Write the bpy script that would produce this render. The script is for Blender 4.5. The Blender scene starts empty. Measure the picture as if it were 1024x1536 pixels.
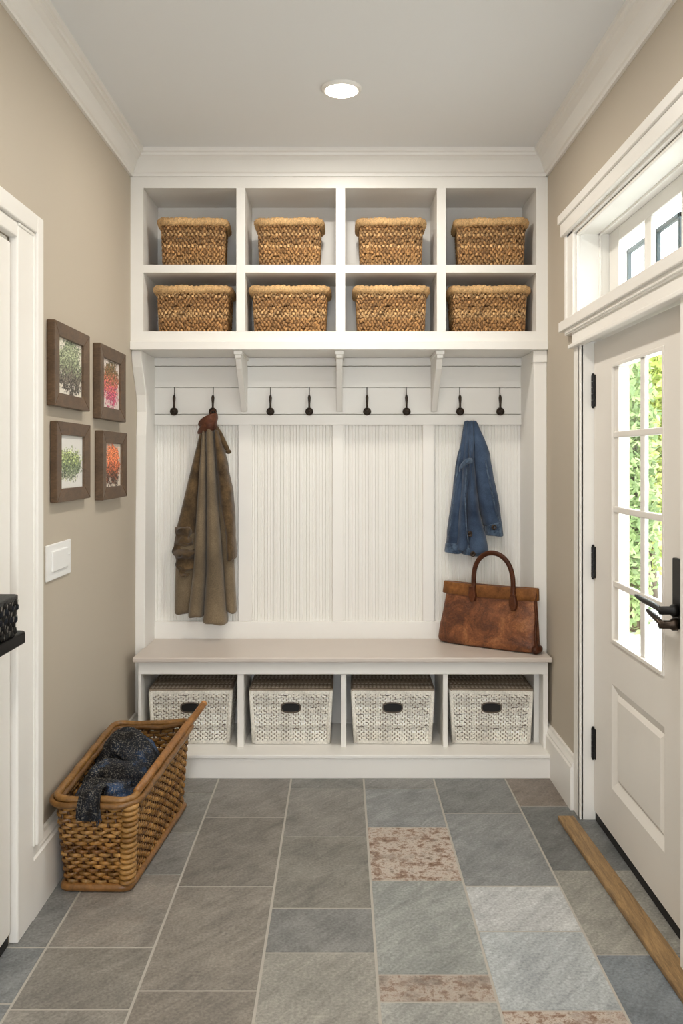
import bpy, math, random
from mathutils import Vector, noise, Matrix
random.seed(7)
sc = bpy.context.scene
COL = sc.collection
PI = math.pi
F = 1302.0           # focal length in pixels of the 1024x1536 frame
CZ = 1.253           # eye height

# ---------------------------------------------------------------- helpers
def lin(c):
    return tuple(((v/255)/12.92 if v/255 <= .04045 else ((v/255+.055)/1.055)**2.4) for v in c)

def px(x, Y): return (x-512)*Y/F
def pz(y, Y): return CZ-(y-688)*Y/F
def onX(x, X): return X*F/(x-512)          # depth where column x meets the plane at X

def nz(p, s=1.0, o=0.0):
    return noise.noise(Vector((p[0]*s+o, p[1]*s+o*1.7, p[2]*s-o)))

class MB:
    def __init__(s):
        s.v=[]; s.f=[]; s.t=[]; s.m=[]; s.s=[]
    def add(s, verts, faces, tint=(1,1,1), mi=0, smooth=False):
        b=len(s.v)
        s.v += [tuple(p) for p in verts]
        s.t += [tint]*len(verts)
        for f in faces:
            s.f.append([i+b for i in f]); s.m.append(mi); s.s.append(smooth)
        return s
    def box(s,x0,x1,y0,y1,z0,z1,**k):
        if x0>x1: x0,x1=x1,x0
        if y0>y1: y0,y1=y1,y0
        if z0>z1: z0,z1=z1,z0
        v=[(x0,y0,z0),(x1,y0,z0),(x1,y1,z0),(x0,y1,z0),(x0,y0,z1),(x1,y0,z1),(x1,y1,z1),(x0,y1,z1)]
        return s.add(v,[(0,3,2,1),(4,5,6,7),(0,1,5,4),(1,2,6,5),(2,3,7,6),(3,0,4,7)],**k)
    def prism(s, poly, axis, a0, a1, **k):
        # poly: list of 2d points in the other two axes (cyclic order)
        n=len(poly)
        def mk(p,a):
            if axis=='x': return (a,p[0],p[1])
            if axis=='y': return (p[0],a,p[1])
            return (p[0],p[1],a)
        v=[mk(p,a0) for p in poly]+[mk(p,a1) for p in poly]
        f=[(i,(i+1)%n,n+(i+1)%n,n+i) for i in range(n)]
        f+= [tuple(range(n))[::-1], tuple(range(n,2*n))]
        return s.add(v,f,**k)
    def loft(s, rings, closed=True, cap0=True, cap1=True, smooth=True, loop=False, **k):
        n=len(rings[0]); R=len(rings)
        v=[p for r in rings for p in r]; f=[]
        for i in range(R if loop else R-1):
            a=i*n; b=((i+1)%R)*n
            for j in range(n if closed else n-1):
                j2=(j+1)%n
                f.append((a+j,a+j2,b+j2,b+j))
        if not loop and closed:
            if cap0: f.append(tuple(range(n))[::-1])
            if cap1: f.append(tuple(range((R-1)*n,R*n)))
        return s.add(v,f,smooth=smooth,**k)
    def tube(s, pts, r, n=8, loop=False, flat=1.0, up=None, **k):
        pts=[Vector(p) for p in pts]; R=[]; N=len(pts)
        prev=None
        for i,p in enumerate(pts):
            if loop: d=pts[(i+1)%N]-pts[i-1]
            else: d=pts[min(i+1,N-1)]-pts[max(i-1,0)]
            d.normalize()
            if up is not None: a=Vector(up)
            elif prev is None:
                a=Vector((0,0,1)) if abs(d.z)<.9 else Vector((1,0,0))
            else: a=prev
            a=(a-d*a.dot(d)).normalized(); prev=a
            b=d.cross(a)
            rr=r[i] if isinstance(r,(list,tuple)) else r
            R.append([p+a*math.cos(2*PI*j/n)*rr*flat+b*math.sin(2*PI*j/n)*rr for j in range(n)])
        return s.loft(R,loop=loop,**k)
    def ball(s,c,r,n=16,m=10,**k):
        if not isinstance(r,(tuple,list)): r=(r,r,r)
        rings=[]
        for i in range(m+1):
            a=-PI/2+PI*i/m; ca=max(math.cos(a),.02)
            rings.append([(c[0]+r[0]*ca*math.cos(2*PI*j/n),c[1]+r[1]*ca*math.sin(2*PI*j/n),c[2]+r[2]*math.sin(a)) for j in range(n)])
        return s.loft(rings,**k)
    def lathe(s, prof, c, axis='z', n=32, cap0=False, cap1=False, **k):
        rings=[]
        for r,h in prof:
            ring=[]
            for j in range(n):
                a=2*PI*j/n; q=(r*math.cos(a),r*math.sin(a))
                if axis=='z': ring.append((c[0]+q[0],c[1]+q[1],c[2]+h))
                elif axis=='y': ring.append((c[0]+q[0],c[1]+h,c[2]+q[1]))
                else: ring.append((c[0]+h,c[1]+q[0],c[2]+q[1]))
            rings.append(ring)
        return s.loft(rings,cap0=cap0,cap1=cap1,**k)
    def build(s, name, mats, parent=None, bevel=0.0, seg=2, sub=0):
        if not isinstance(mats,(list,tuple)): mats=[mats]
        if parent is None:
            xs=[p[0] for p in s.v]; ys=[p[1] for p in s.v]; zs=[p[2] for p in s.v]
            o=Vector(((min(xs)+max(xs))/2,(min(ys)+max(ys))/2,min(zs)))
        else:
            o=Vector((0,0,0)); q=parent
            while q is not None: o+=q.location; q=q.parent
        me=bpy.data.meshes.new(name)
        me.from_pydata([(p[0]-o.x,p[1]-o.y,p[2]-o.z) for p in s.v],[],s.f)
        for m in mats: me.materials.append(m)
        me.polygons.foreach_set('material_index',s.m)
        me.polygons.foreach_set('use_smooth',s.s)
        at=me.color_attributes.new('tint','FLOAT_COLOR','POINT')
        flat=[]
        for t in s.t:
            flat += [t[0],t[1],t[2],t[3] if len(t)>3 else 0.0]
        at.data.foreach_set('color',flat)
        import bmesh
        bm=bmesh.new(); bm.from_mesh(me)
        bmesh.ops.recalc_face_normals(bm,faces=bm.faces[:])
        bm.to_mesh(me); bm.free()
        me.update()
        ob=bpy.data.objects.new(name,me); COL.objects.link(ob)
        if parent is not None: ob.parent=parent
        else: ob.location=o
        if bevel>0:
            b=ob.modifiers.new('bevel','BEVEL'); b.width=bevel; b.segments=seg; b.limit_method='ANGLE'; b.angle_limit=math.radians(40)
            if len(s.f)<400:
                for p in me.polygons: p.use_smooth=False
        if sub:
            d=ob.modifiers.new('sub','SUBSURF'); d.levels=sub; d.render_levels=sub
        return ob

def B(*a, **k):
    m=MB(); m.box(*a,**k); return m

def thing(name, loc, label, cat, group=None):
    o=bpy.data.objects.new(name,None); COL.objects.link(o); o.location=loc; o.empty_display_size=.1
    return tag(o,label,cat,group)
def tag(o,label=None,cat=None,group=None,kind=None):
    if label: o['label']=label
    if cat: o['category']=cat
    if group: o['group']=group
    if kind: o['kind']=kind
    return o
def copy_tree(o,parent=None):
    c=o.copy(); COL.objects.link(c)
    if parent is not None: c.parent=parent
    for ch in list(o.children): copy_tree(ch,c)
    return c
def struct(o,label,cat): return tag(o,label,cat,None,'structure')

# ---------------------------------------------------------------- materials
class NT:
    def __init__(s,name):
        s.m=bpy.data.materials.new(name); s.m.use_nodes=True
        s.n=s.m.node_tree.nodes; s.l=s.m.node_tree.links; s.n.clear()
        s.out=s.n.new('ShaderNodeOutputMaterial')
    def node(s,t,**k):
        q=s.n.new(t)
        for a,b in k.items():
            setattr(q,a,b)
        return q
    def link(s,a,b): s.l.new(a,b)
    def val(s,sock,v):
        if hasattr(v,'is_output') or isinstance(v,bpy.types.NodeSocket): s.link(v,sock)
        else: sock.default_value=v
    def coord(s,kind='Object'): return s.node('ShaderNodeTexCoord').outputs[kind]
    def noise(s,scale,detail=4,rough=.5,vec=None,stretch=None,dist=0):
        n=s.node('ShaderNodeTexNoise'); n.inputs['Scale'].default_value=scale
        n.inputs['Detail'].default_value=detail; n.inputs['Roughness'].default_value=rough
        n.inputs['Distortion'].default_value=dist
        vec=vec or s.coord()
        if stretch:
            mp=s.node('ShaderNodeMapping'); mp.inputs['Scale'].default_value=stretch
            s.link(vec,mp.inputs['Vector']); vec=mp.outputs[0]
        s.link(vec,n.inputs['Vector']); return n.outputs['Fac']
    def ramp(s,fac,stops):
        r=s.node('ShaderNodeValToRGB'); e=r.color_ramp.elements
        while len(e)<len(stops): e.new(.5)
        for q,(p,c) in zip(e,stops):
            q.position=p; q.color=(*c,1) if len(c)==3 else c
        s.link(fac,r.inputs[0]); return r.outputs[0]
    def mix(s,a,b,fac,mode='MIX'):
        q=s.node('ShaderNodeMix'); q.data_type='RGBA'; q.blend_type=mode
        s.val(q.inputs[0],fac)
        for i,v in ((6,a),(7,b)):
            if isinstance(v,tuple): q.inputs[i].default_value=(*v[:3],1)
            else: s.link(v,q.inputs[i])
        return q.outputs[2]
    def math(s,op,a,b=0.0):
        q=s.node('ShaderNodeMath'); q.operation=op
        s.val(q.inputs[0],a); s.val(q.inputs[1],b); return q.outputs[0]
    def bsdf(s,color,rough=.5,metal=0,bump=None,bstr=.2,bdist=.002,spec=.5,sheen=0,coat=0):
        p=s.node('ShaderNodeBsdfPrincipled')
        if isinstance(color,tuple): p.inputs['Base Color'].default_value=(*color,1)
        else: s.link(color,p.inputs['Base Color'])
        s.val(p.inputs['Roughness'],rough); p.inputs['Metallic'].default_value=metal
        p.inputs['Specular IOR Level'].default_value=spec
        p.inputs['Sheen Weight'].default_value=sheen; p.inputs['Coat Weight'].default_value=coat
        if bump is not None:
            b=s.node('ShaderNodeBump'); b.inputs['Strength'].default_value=bstr; b.inputs['Distance'].default_value=bdist
            s.link(bump,b.inputs['Height']); s.link(b.outputs[0],p.inputs['Normal'])
        s.link(p.outputs[0],s.out.inputs[0]); return s.m
    def tint(s):
        a=s.node('ShaderNodeAttribute'); a.attribute_name='tint'; return a

def paint(name,c,rough=.45,var=.03,bs=.04,scale=6,spec=.5):
    t=NT(name); c=lin(c)
    n=t.noise(scale,3); n2=t.noise(220,2)
    col=t.mix(tuple(v*(1-var) for v in c),tuple(min(1,v*(1+var)) for v in c),n)
    return t.bsdf(col,rough,bump=n2,bstr=bs,bdist=.001,spec=spec)
WHITE=paint('white_paint',(238,235,229),.38)
WHITE_SEMI=paint('white_gloss_paint',(236,233,227),.28)
DOORW=paint('door_white_paint',(230,225,217),.4)
WALL=paint('greige_wall_paint',(187,176,159),.65,.02,.08,3)
CEIL=paint('ceiling_paint',(232,233,233),.8,.01,.04,2)
SEATM=paint('greige_bench_paint',(205,194,184),.35,.03,.05,9)
PLASTIC=paint('switch_plastic',(240,240,238),.3,.01,0)
BLACK=paint('black_metal',(18,17,16),.42,.1,.05,30,.3)
BLACKGLOSS=paint('black_lacquer',(8,8,9),.38,.1,.02,20,.07)
RUBBER_AND_SHADE=paint('black_rubber_and_shade',(16,15,15),.7,.1,.05,40)  # rubber of the door sweeps, also the shade in the bin grip holes
STORM=paint('storm_frame_grey',(66,80,84),.5,.03,.02)

t=NT('bronze_iron'); n=t.noise(60,3)
BRONZE=t.bsdf(t.ramp(n,[(.3,lin((38,31,26))),(.7,lin((74,62,52)))]),.38,metal=.7,bump=n,bstr=.2)

t=NT('glass'); tr=t.node('ShaderNodeBsdfTransparent'); gl=t.node('ShaderNodeBsdfGlossy'); gl.inputs['Roughness'].default_value=.02
fr=t.node('ShaderNodeFresnel'); fr.inputs[0].default_value=1.45; mx=t.node('ShaderNodeMixShader')
tr.inputs[0].default_value=(.96,.98,.97,1)
ge=t.node('ShaderNodeNewGeometry')
t.link(t.math('MULTIPLY',fr.outputs[0],t.math('SUBTRACT',1.0,ge.outputs['Backfacing'])),mx.inputs[0]); t.link(tr.outputs[0],mx.inputs[1]); t.link(gl.outputs[0],mx.inputs[2]); t.link(mx.outputs[0],t.out.inputs[0])
GLASS=t.m

t=NT('lamp_lens'); e=t.node('ShaderNodeEmission'); e.inputs[0].default_value=(1,.86,.66,1); e.inputs[1].default_value=14
t.link(e.outputs[0],t.out.inputs[0]); LAMP=t.m

# slate floor
t=NT('slate_tile'); a=t.tint()
g=t.node('ShaderNodeNewGeometry').outputs['Position']
n1=t.noise(7,8,.62,vec=g,dist=.6); n2=t.noise(130,4,.6,vec=g); mpv=t.node('ShaderNodeMapping'); mpv.inputs['Rotation'].default_value=(0,0,.7); t.link(g,mpv.inputs[0])
n3=t.noise(15,8,.7,vec=mpv.outputs[0],stretch=(2.6,.45,1),dist=.5)
n4=t.noise(24,9,.82,vec=g)
c=t.mix(a.outputs['Color'],(0,0,0),0.0)
var=t.ramp(n1,[(.3,(.80,.80,.80)),(.7,(1.2,1.19,1.17))]); c=t.mix(c,var,1.0,'MULTIPLY')
var=t.ramp(n2,[(.3,(.70,.70,.70)),(.7,(1.3,1.3,1.3))]); c=t.mix(c,var,.9,'MULTIPLY')
var=t.ramp(n3,[(.35,(.80,.80,.80)),(.65,(1.2,1.2,1.2))]); c=t.mix(c,var,.9,'MULTIPLY')
rust=t.ramp(n4,[(.34,lin((92,68,52))),(.45,lin((136,110,92))),(.53,lin((194,183,171))),(.64,lin((106,84,68)))])
msk=t.ramp(t.noise(9,5,.65,vec=g),[(.38,(0,0,0)),(.5,(1,1,1))])
fac=t.math('ADD',t.math('MULTIPLY',a.outputs['Alpha'],msk),t.math('MULTIPLY',t.math('SUBTRACT',a.outputs['Alpha'],.55),1.2))
q=t.node('ShaderNodeClamp'); t.link(fac,q.inputs[0])
c=t.mix(c,rust,q.outputs[0])
hb=t.math('ADD',t.math('MULTIPLY',n1,.6),t.math('MULTIPLY',n2,.25))
SLATE=t.bsdf(c,t.ramp(n1,[(.3,(.5,.5,.5)),(.7,(.36,.36,.36))]),bump=hb,bstr=.35,bdist=.004,spec=.4)
GROUT=paint('grout',(176,170,160),.85,.08,.3,60)

def wicker(name,rough=.5,amt=.35,scale=90,bs=.5,spec=.5):
    t=NT(name); a=t.tint(); n=t.noise(scale,4,.65); n2=t.noise(11,3)
    c=t.mix(a.outputs['Color'],t.ramp(n,[(.3,(1-amt,)*3),(.7,(1+amt,)*3)]),1.0,'MULTIPLY')
    c=t.mix(c,t.ramp(n2,[(.3,(.82,.8,.78)),(.7,(1.15,1.15,1.15))]),1.0,'MULTIPLY')
    return t.bsdf(c,rough,bump=n,bstr=bs,bdist=.002,spec=spec)
SEAGRASS=wicker('seagrass_strand',.65,.45,150,.6)
SEARIM=wicker('seagrass_rim',.75,.4,190,.9)
PAPER=wicker('white_paper_strand',.7,.18,160,.4)
RATTAN=wicker('rattan_cane',.35,.35,60,.3)
BLACKROPE=wicker('black_rope',.6,.6,200,.4,.1)

def wood(name,c1,c2,scale=4,stretch=(1,1,1),rough=.5):
    t=NT(name); n=t.noise(scale,8,.65,stretch=stretch,dist=1.2); n2=t.noise(scale*9,4,.6,stretch=stretch)
    c=t.mix(t.ramp(n,[(.3,lin(c1)),(.7,lin(c2))]),t.ramp(n2,[(.3,(.8,.8,.8)),(.7,(1.15,1.15,1.15))]),1.0,'MULTIPLY')
    return t.bsdf(c,rough,bump=n2,bstr=.25,bdist=.001)
FRAMEW=wood('walnut_frame',(72,54,38),(106,82,58),5,(2,2,5),.42)
PLANKW=wood('oak_strip',(104,80,50),(172,138,92),5,(9,1,1),.5)

def cloth(name,c1,c2,scale=260,patch=5,rough=.9,sheen=.2,speck=None):
    t=NT(name); n=t.noise(patch,5,.6); n2=t.noise(scale,3,.7)
    c=t.ramp(n,[(.32,lin(c1)),(.68,lin(c2))])
    c=t.mix(c,t.ramp(n2,[(.3,(.72,.72,.72)),(.7,(1.25,1.25,1.25))]),1.0,'MULTIPLY')
    return t.bsdf(c,rough,bump=n2,bstr=.3,bdist=.001,sheen=sheen,spec=.2)
COATM=cloth('olive_brown_canvas',(100,87,69),(134,117,93))
COATP=cloth('waxed_brown_canvas',(56,43,29),(110,88,60),120,16)
COLLARM=cloth('brown_leather_collar',(66,36,24),(108,66,46),90,16,.5,0)
DENIM=cloth('denim',(36,50,72),(76,94,119),420,7)
DENIMD=cloth('denim_worn_edge',(36,50,72),(100,120,142),150,40)

t=NT('bag_leather'); n=t.noise(11,8,.68,dist=.8); n2=t.noise(110,4,.65)
v=t.node('ShaderNodeTexVoronoi'); v.inputs['Scale'].default_value=150; t.link(t.coord(),v.inputs['Vector'])
c=t.ramp(n,[(.28,lin((60,32,18))),(.45,lin((100,56,30))),(.58,lin((132,80,45))),(.74,lin((172,116,70)))])
c=t.mix(c,t.ramp(n2,[(.3,(.68,.66,.64)),(.7,(1.25,1.25,1.25))]),1.0,'MULTIPLY')
BAGL=t.bsdf(c,.5,bump=t.math('ADD',n2,v.outputs['Distance']),bstr=.4,bdist=.002)
BAGTRIM=cloth('bag_trim_leather',(98,60,32),(146,96,52),70,9,.45,0)
BAGDARK=cloth('bag_handle_leather',(58,30,18),(92,52,30),80,12,.4,0)

t=NT('knit_speckle'); n=t.noise(7,4,.6); n2=t.noise(190,3,.8); n3=t.noise(14,4,.6)
c=t.ramp(n,[(.40,lin((30,29,30))),(.53,lin((38,42,50))),(.62,lin((56,78,110))),(.72,lin((44,50,60)))])
sp=t.ramp(n2,[(.53,(0,0,0)),(.62,(1,1,1))])
sp=t.mix((0,0,0),sp,t.ramp(n3,[(.35,(.1,.1,.1)),(.6,(1,1,1))]))
spf=t.node('ShaderNodeRGBToBW'); t.link(sp,spf.inputs[0])
c=t.mix(c,lin((168,160,144)),t.math('MULTIPLY',spf.outputs[0],.62))
KNIT=t.bsdf(c,.95,bump=n2,bstr=.7,bdist=.003,spec=.1)

def art(name,stops,paper,cy=.55,ry=.42,cx=.5,rx=.42,seed=0.0,scale=16,pat=.5):
    # loose painted foliage on paper: an uneven blob of dabs
    t=NT(name); gen=t.coord('Generated')
    sep=t.node('ShaderNodeSeparateXYZ'); t.link(gen,sep.inputs[0])
    off=t.node('ShaderNodeMapping'); off.inputs['Location'].default_value=(seed,seed*2,seed); off.inputs['Scale'].default_value=(.02,1,1)
    t.link(gen,off.inputs[0]); vec=off.outputs[0]
    n=t.noise(scale,6,.75,vec=vec); nb2=t.noise(scale*.9,5,.8,vec=vec); nb=t.noise(4,4,.6,vec=vec)
    dy=t.math('DIVIDE',t.math('SUBTRACT',sep.outputs['Y'],cx),rx); dz=t.math('DIVIDE',t.math('SUBTRACT',sep.outputs['Z'],cy),ry)
    d=t.math('ADD',t.math('MULTIPLY',dy,dy),t.math('MULTIPLY',dz,dz))
    d=t.math('ADD',d,t.math('MULTIPLY',t.math('SUBTRACT',nb,.5),3.2))
    d=t.math('ADD',d,t.math('MULTIPLY',t.math('SUBTRACT',n,pat),4.6))
    m=t.math('LESS_THAN',d,.95)
    hz=t.math('ADD',sep.outputs['Z'],t.math('MULTIPLY',t.math('SUBTRACT',nb2,.5),2.0))
    col=t.ramp(hz,[(p,lin(c)) for p,c in stops])
    n5=t.noise(scale*1.7,4,.8,vec=vec)
    col=t.mix(col,t.ramp(n5,[(.40,(.12,.12,.11)),(.49,(.9,.9,.9)),(.58,(2.4,2.3,2.2))]),.9,'MULTIPLY')
    c=t.mix(lin(paper),col,m)
    return t.bsdf(c,.6)

def leafmat(name,c1,c2):
    t=NT(name); a=t.tint()
    c=t.mix(lin(c1),lin(c2),a.outputs['Alpha'])
    p=t.node('ShaderNodeBsdfPrincipled'); t.link(c,p.inputs['Base Color']); p.inputs['Roughness'].default_value=.6
    tl=t.node('ShaderNodeBsdfTranslucent'); t.link(c,tl.inputs[0])
    mx=t.node('ShaderNodeMixShader'); mx.inputs[0].default_value=.35
    t.link(p.outputs[0],mx.inputs[1]); t.link(tl.outputs[0],mx.inputs[2]); t.link(mx.outputs[0],t.out.inputs[0]); return t.m
LEAFY=leafmat('yellow_green_leaf',(132,150,60),(216,218,130))
LEAFG=leafmat('blue_green_leaf',(112,134,84),(192,206,146))
BARK=paint('bark',(110,95,80),.8,.2,.5,30)
LAWNM=paint('pale_paving',(214,210,202),.9,.06,.2,3)

# ---------------------------------------------------------------- room shell
XL,XR=-.86,.84
YB=3.84            # back wall
YN=-1.6            # unseen end of the room behind the viewer, opened to let light in
CEZ=2.50
# floor ----------------------------------------------------------
fl=MB()
fl.box(-1.0,1.02,YN,YB+.1,-.05,-.0012,mi=1)
cols=[(-.98,-.756),(-.756,-.48),(-.48,-.196),(-.196,.086),(.086,.36),(.36,.64),(.64,1.0)]
rows_px=[[1235,1300],[1189,1249,1312,1421,1514],[1226,1329.5,1486],[1183,1255,1362,1429],[1183,1241,1321,1462,1503],[1220,1329,1397,1516],[1209,1306,1432]]
tc=[[(113,111,107),(112,110,106),(108,108,106)],
    [(114,110,104),(114,111,105),(110,108,104),(120,114,106,.34),(114,109,101),(120,115,107)],
    [(112,106,99),(108,102,94),(117,110,101),(113,106,97)],
    [(104,102,97),(112,108,102),(110,106,98),(106,106,104),(126,123,115)],
    [(110,109,106),(116,118,118),(120,106,94,1),(126,129,125),(112,100,90,.62),(132,133,128)],
    [(104,105,104),(114,116,116,.12),(156,158,158),(144,150,152),(150,134,124,.8)],
    [(110,98,88,.3),(92,94,93),(124,122,114),(98,106,113)]]
for ci,(x0,x1) in enumerate(cols):
    ys=[YB+.05]+[F*CZ/(p-688) for p in rows_px[ci]]
    y=ys[-1]
    while y>YN:
        y-= random.choice([.44,.23,.44,.36]); ys.append(max(y,YN))
    for k in range(len(ys)-1):
        c=tc[ci][k] if k<len(tc[ci]) else random.choice([(118,116,110),(108,106,101),(126,126,122),(104,107,108)])
        gm=sum(c[:3])/3; lc=tuple(v*1.33 for v in lin([gm+(v-gm)*.75 for v in c[:3]])); al=c[3] if len(c)>3 else 0
        y1,y0=ys[k],ys[k+1]; gq=.0026; bv=.001
        v=[(x0+gq,y0+gq,-.006),(x1-gq,y0+gq,-.006),(x1-gq,y1-gq,-.006),(x0+gq,y1-gq,-.006),
           (x0+gq+bv,y0+gq+bv,0),(x1-gq-bv,y0+gq+bv,0),(x1-gq-bv,y1-gq-bv,0),(x0+gq+bv,y1-gq-bv,0)]
        fl.add(v,[(4,5,6,7),(0,1,5,4),(1,2,6,5),(2,3,7,6),(3,0,4,7)],tint=(*lc,al))
struct(fl.build('floor',[SLATE,GROUT]),'grey slate tile floor in a running pattern with pale grout','floor')
struct(B(-1.0,1.02,YN,YB+.1,CEZ,CEZ+.08).build('ceiling',CEIL),'smooth pale grey painted ceiling','ceiling')
struct(B(-1.0,1.02,YB,YB+.1,-.05,CEZ).build('wall_back',WALL),'back wall hidden behind the white built-in','wall')

# left wall with its door opening
LD0,LD1,LDZ=1.38,2.241,1.825       # door opening along Y and its head height
w=MB()
w.box(XL-.12,XL,LD1,YB,-.05,CEZ); w.box(XL-.12,XL,YN,LD0,-.05,CEZ); w.box(XL-.12,XL,LD0,LD1,LDZ,CEZ)
struct(w.build('wall_left',WALL),'greige painted wall on the left with four pictures','wall')
# right wall with door and transom openings
RD0,RD1,RDZ=2.12,3.01,1.66
T0,T1,TZ0,TZ1=2.02,3.104,1.754,2.06
w=MB()
w.box(XR,XR+.16,T1,YB,-.05,CEZ); w.box(XR,XR+.16,YN,T0,-.05,CEZ)
w.box(XR,XR+.16,RD1+.006,T1,-.05,TZ0); w.box(XR,XR+.16,T0,RD0-.006,-.05,TZ0)
w.box(XR,XR+.16,RD0-.006,RD1+.006,RDZ+.006,TZ0); w.box(XR,XR+.16,T0,T1,TZ1,CEZ)
struct(w.build('wall_right',WALL),'greige painted wall on the right around the glazed door','wall')

w=MB(); w.box(-1.0,1.02,YN-.12,YN,2.0,CEZ); w.box(-1.0,-.62,YN-.12,YN,-.05,2.0); w.box(.62,1.02,YN-.12,YN,-.05,2.0)  # unseen end wall, its opening shaped to let daylight in
struct(w.build('wall_front',WALL),'greige unseen wall behind the viewer with a wide opening added to let light in','wall')

# crown mouldings
prof=[(0,-.098),(.010,-.098),(.012,-.088),(.018,-.083),(.026,-.066),(.038,-.042),(.050,-.030),(.056,-.027),(.058,-.018),(.066,-.014),(.068,0),(0,0)]
m=MB(); m.prism([(XL+p,CEZ+z) for p,z in prof],'y',YN,3.56)
struct(m.build('trim_1',WHITE_SEMI),'white crown moulding along the left wall','crown moulding')
m=MB(); m.prism([(XR-p,CEZ+z) for p,z in prof],'y',YN,3.56)
struct(m.build('trim_2',WHITE_SEMI),'white crown moulding along the right wall','crown moulding')
m=MB(); m.prism([(3.54-p,CEZ+z) for p,z in prof],'x',XL,XR)
struct(m.build('trim_3',WHITE_SEMI),'white crown moulding above the cubby cabinet','crown moulding')

# baseboards
bp=[(0,0),(.025,0),(.025,.150),(.020,.156),(.020,.163),(.012,.176),(.010,.185),(0,.185)]
m=MB(); m.prism([(XL+p,z*1.06) for p,z in bp],'y',2.355,3.615)
struct(m.build('baseboard_left',WHITE),'white baseboard below the pictures','baseboard')
m=MB(); m.prism([(XR-p,z) for p,z in bp],'y',3.093,3.54)
struct(m.build('baseboard_right',WHITE),'short white baseboard between bench and door','baseboard')

# left door casing
cx0=-.835
# outer back band
zt=1.915
m2=MB()
for q in range(1):
    m2.box(XL,cx0,LD1,2.36,0,zt-.05); m2.box(XL,cx0,LD0-.12,LD0,0,zt-.05); m2.box(XL,cx0,LD0,LD1,LDZ,zt-.05)
    m2.box(XL,cx0+.010,2.36,2.408,.2,zt); m2.box(XL,cx0+.010,LD0-.17,LD0-.12,.2,zt); m2.box(XL,cx0+.010,LD0-.12,2.36,zt-.05,zt)
    m2.box(XL,cx0+.004,2.35,2.36,.2,zt-.05)
    m2.box(XL,cx0+.004,LD1,2.36,zt-.06,zt-.05)
    m2.box(XL-.1,XL,LD1-.012,LD1,0,LDZ); m2.box(XL-.1,XL,LD0,LD0+.012,0,LDZ); m2.box(XL-.1,XL,LD0,LD1,LDZ-.012,LDZ)
struct(m2.build('trim_4',WHITE,bevel=.004),'white moulded casing around the left door','door casing')
# left door
d1=thing('door_1',(XL-.01,(LD0+LD1)/2,0),'white panelled door at the left edge','door'); d1['kind']='structure'
m=MB(); dx0,dx1=XL-.03,-.849
st=.075
y0,y1=LD0+.014,LD1-.014
m.box(dx0,dx1,y0,y0+st,.035,LDZ-.016); m.box(dx0,dx1,y1-st,y1,.035,LDZ-.016)
m.box(dx0,dx1,y0+st,y1-st,LDZ-.14,LDZ-.016); m.box(dx0,dx1,y0+st,y1-st,.035,.22); m.box(dx0,dx1,y0+st,y1-st,.78,.9)
m.build('door_slab',WHITE,d1,bevel=.003)
for z0,z1 in ((.22,.78),(.9,LDZ-.14)):
    m=MB(); m.box(dx0,dx1-.012,y0+st,y1-st,z0,z1); m.box(dx0,dx1-.004,y0+st+.05,y1-st-.05,z0+.05,z1-.05)
    m.build('panel',WHITE,d1,bevel=.006)
B(dx0,dx1-.006,y0,y1,.004,.036).build('door_sweep',RUBBER_AND_SHADE,d1)

# black ledge with the knotted box on it
m=MB(); SY=2.077
pl=[(-.849,1.45),(-.756,1.45),(-.750,1.456),(-.750,SY-.018),(-.756,SY-.004),(-.768,SY),(-.849,SY+.004)]
m.prism(pl,'z',.815,.843)
tag(m.build('wall_ledge',BLACKGLOSS,bevel=.004),'glossy black ledge fixed across the left door','shelf')

def rrect(x0,x1,y0,y1,r,n):
    # rounded rectangle resampled evenly, counter-clockwise
    P=[]
    for cx,cy,a0 in ((x1-r,y0+r,-90),(x1-r,y1-r,0),(x0+r,y1-r,90),(x0+r,y0+r,180)):
        for k in range(9):
            a=math.radians(a0+90*k/8); P.append(Vector((cx+r*math.cos(a),cy+r*math.sin(a))))
    return resample(P,n)
def rquad(c,r,n):
    P=[]; N=len(c); c=[Vector(q) for q in c]
    for i in range(N):
        p=c[i]; a=(c[i-1]-p).normalized(); b=(c[(i+1)%N]-p).normalized()
        for k in range(9):
            t_=k/8
            P.append((p+a*r)*(1-t_)**2+p*2*t_*(1-t_)+(p+b*r)*t_**2)
    return resample(P,n)
def resample(P,n):
    L=[0]; N=len(P)
    for i in range(N): L.append(L[-1]+(P[(i+1)%N]-P[i]).length)
    out=[]; j=0
    for k in range(n):
        d=L[-1]*k/n
        while L[j+1]<d: j+=1
        f=(d-L[j])/max(1e-9,L[j+1]-L[j]); out.append(P[j].lerp(P[(j+1)%N],f))
    return out

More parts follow.
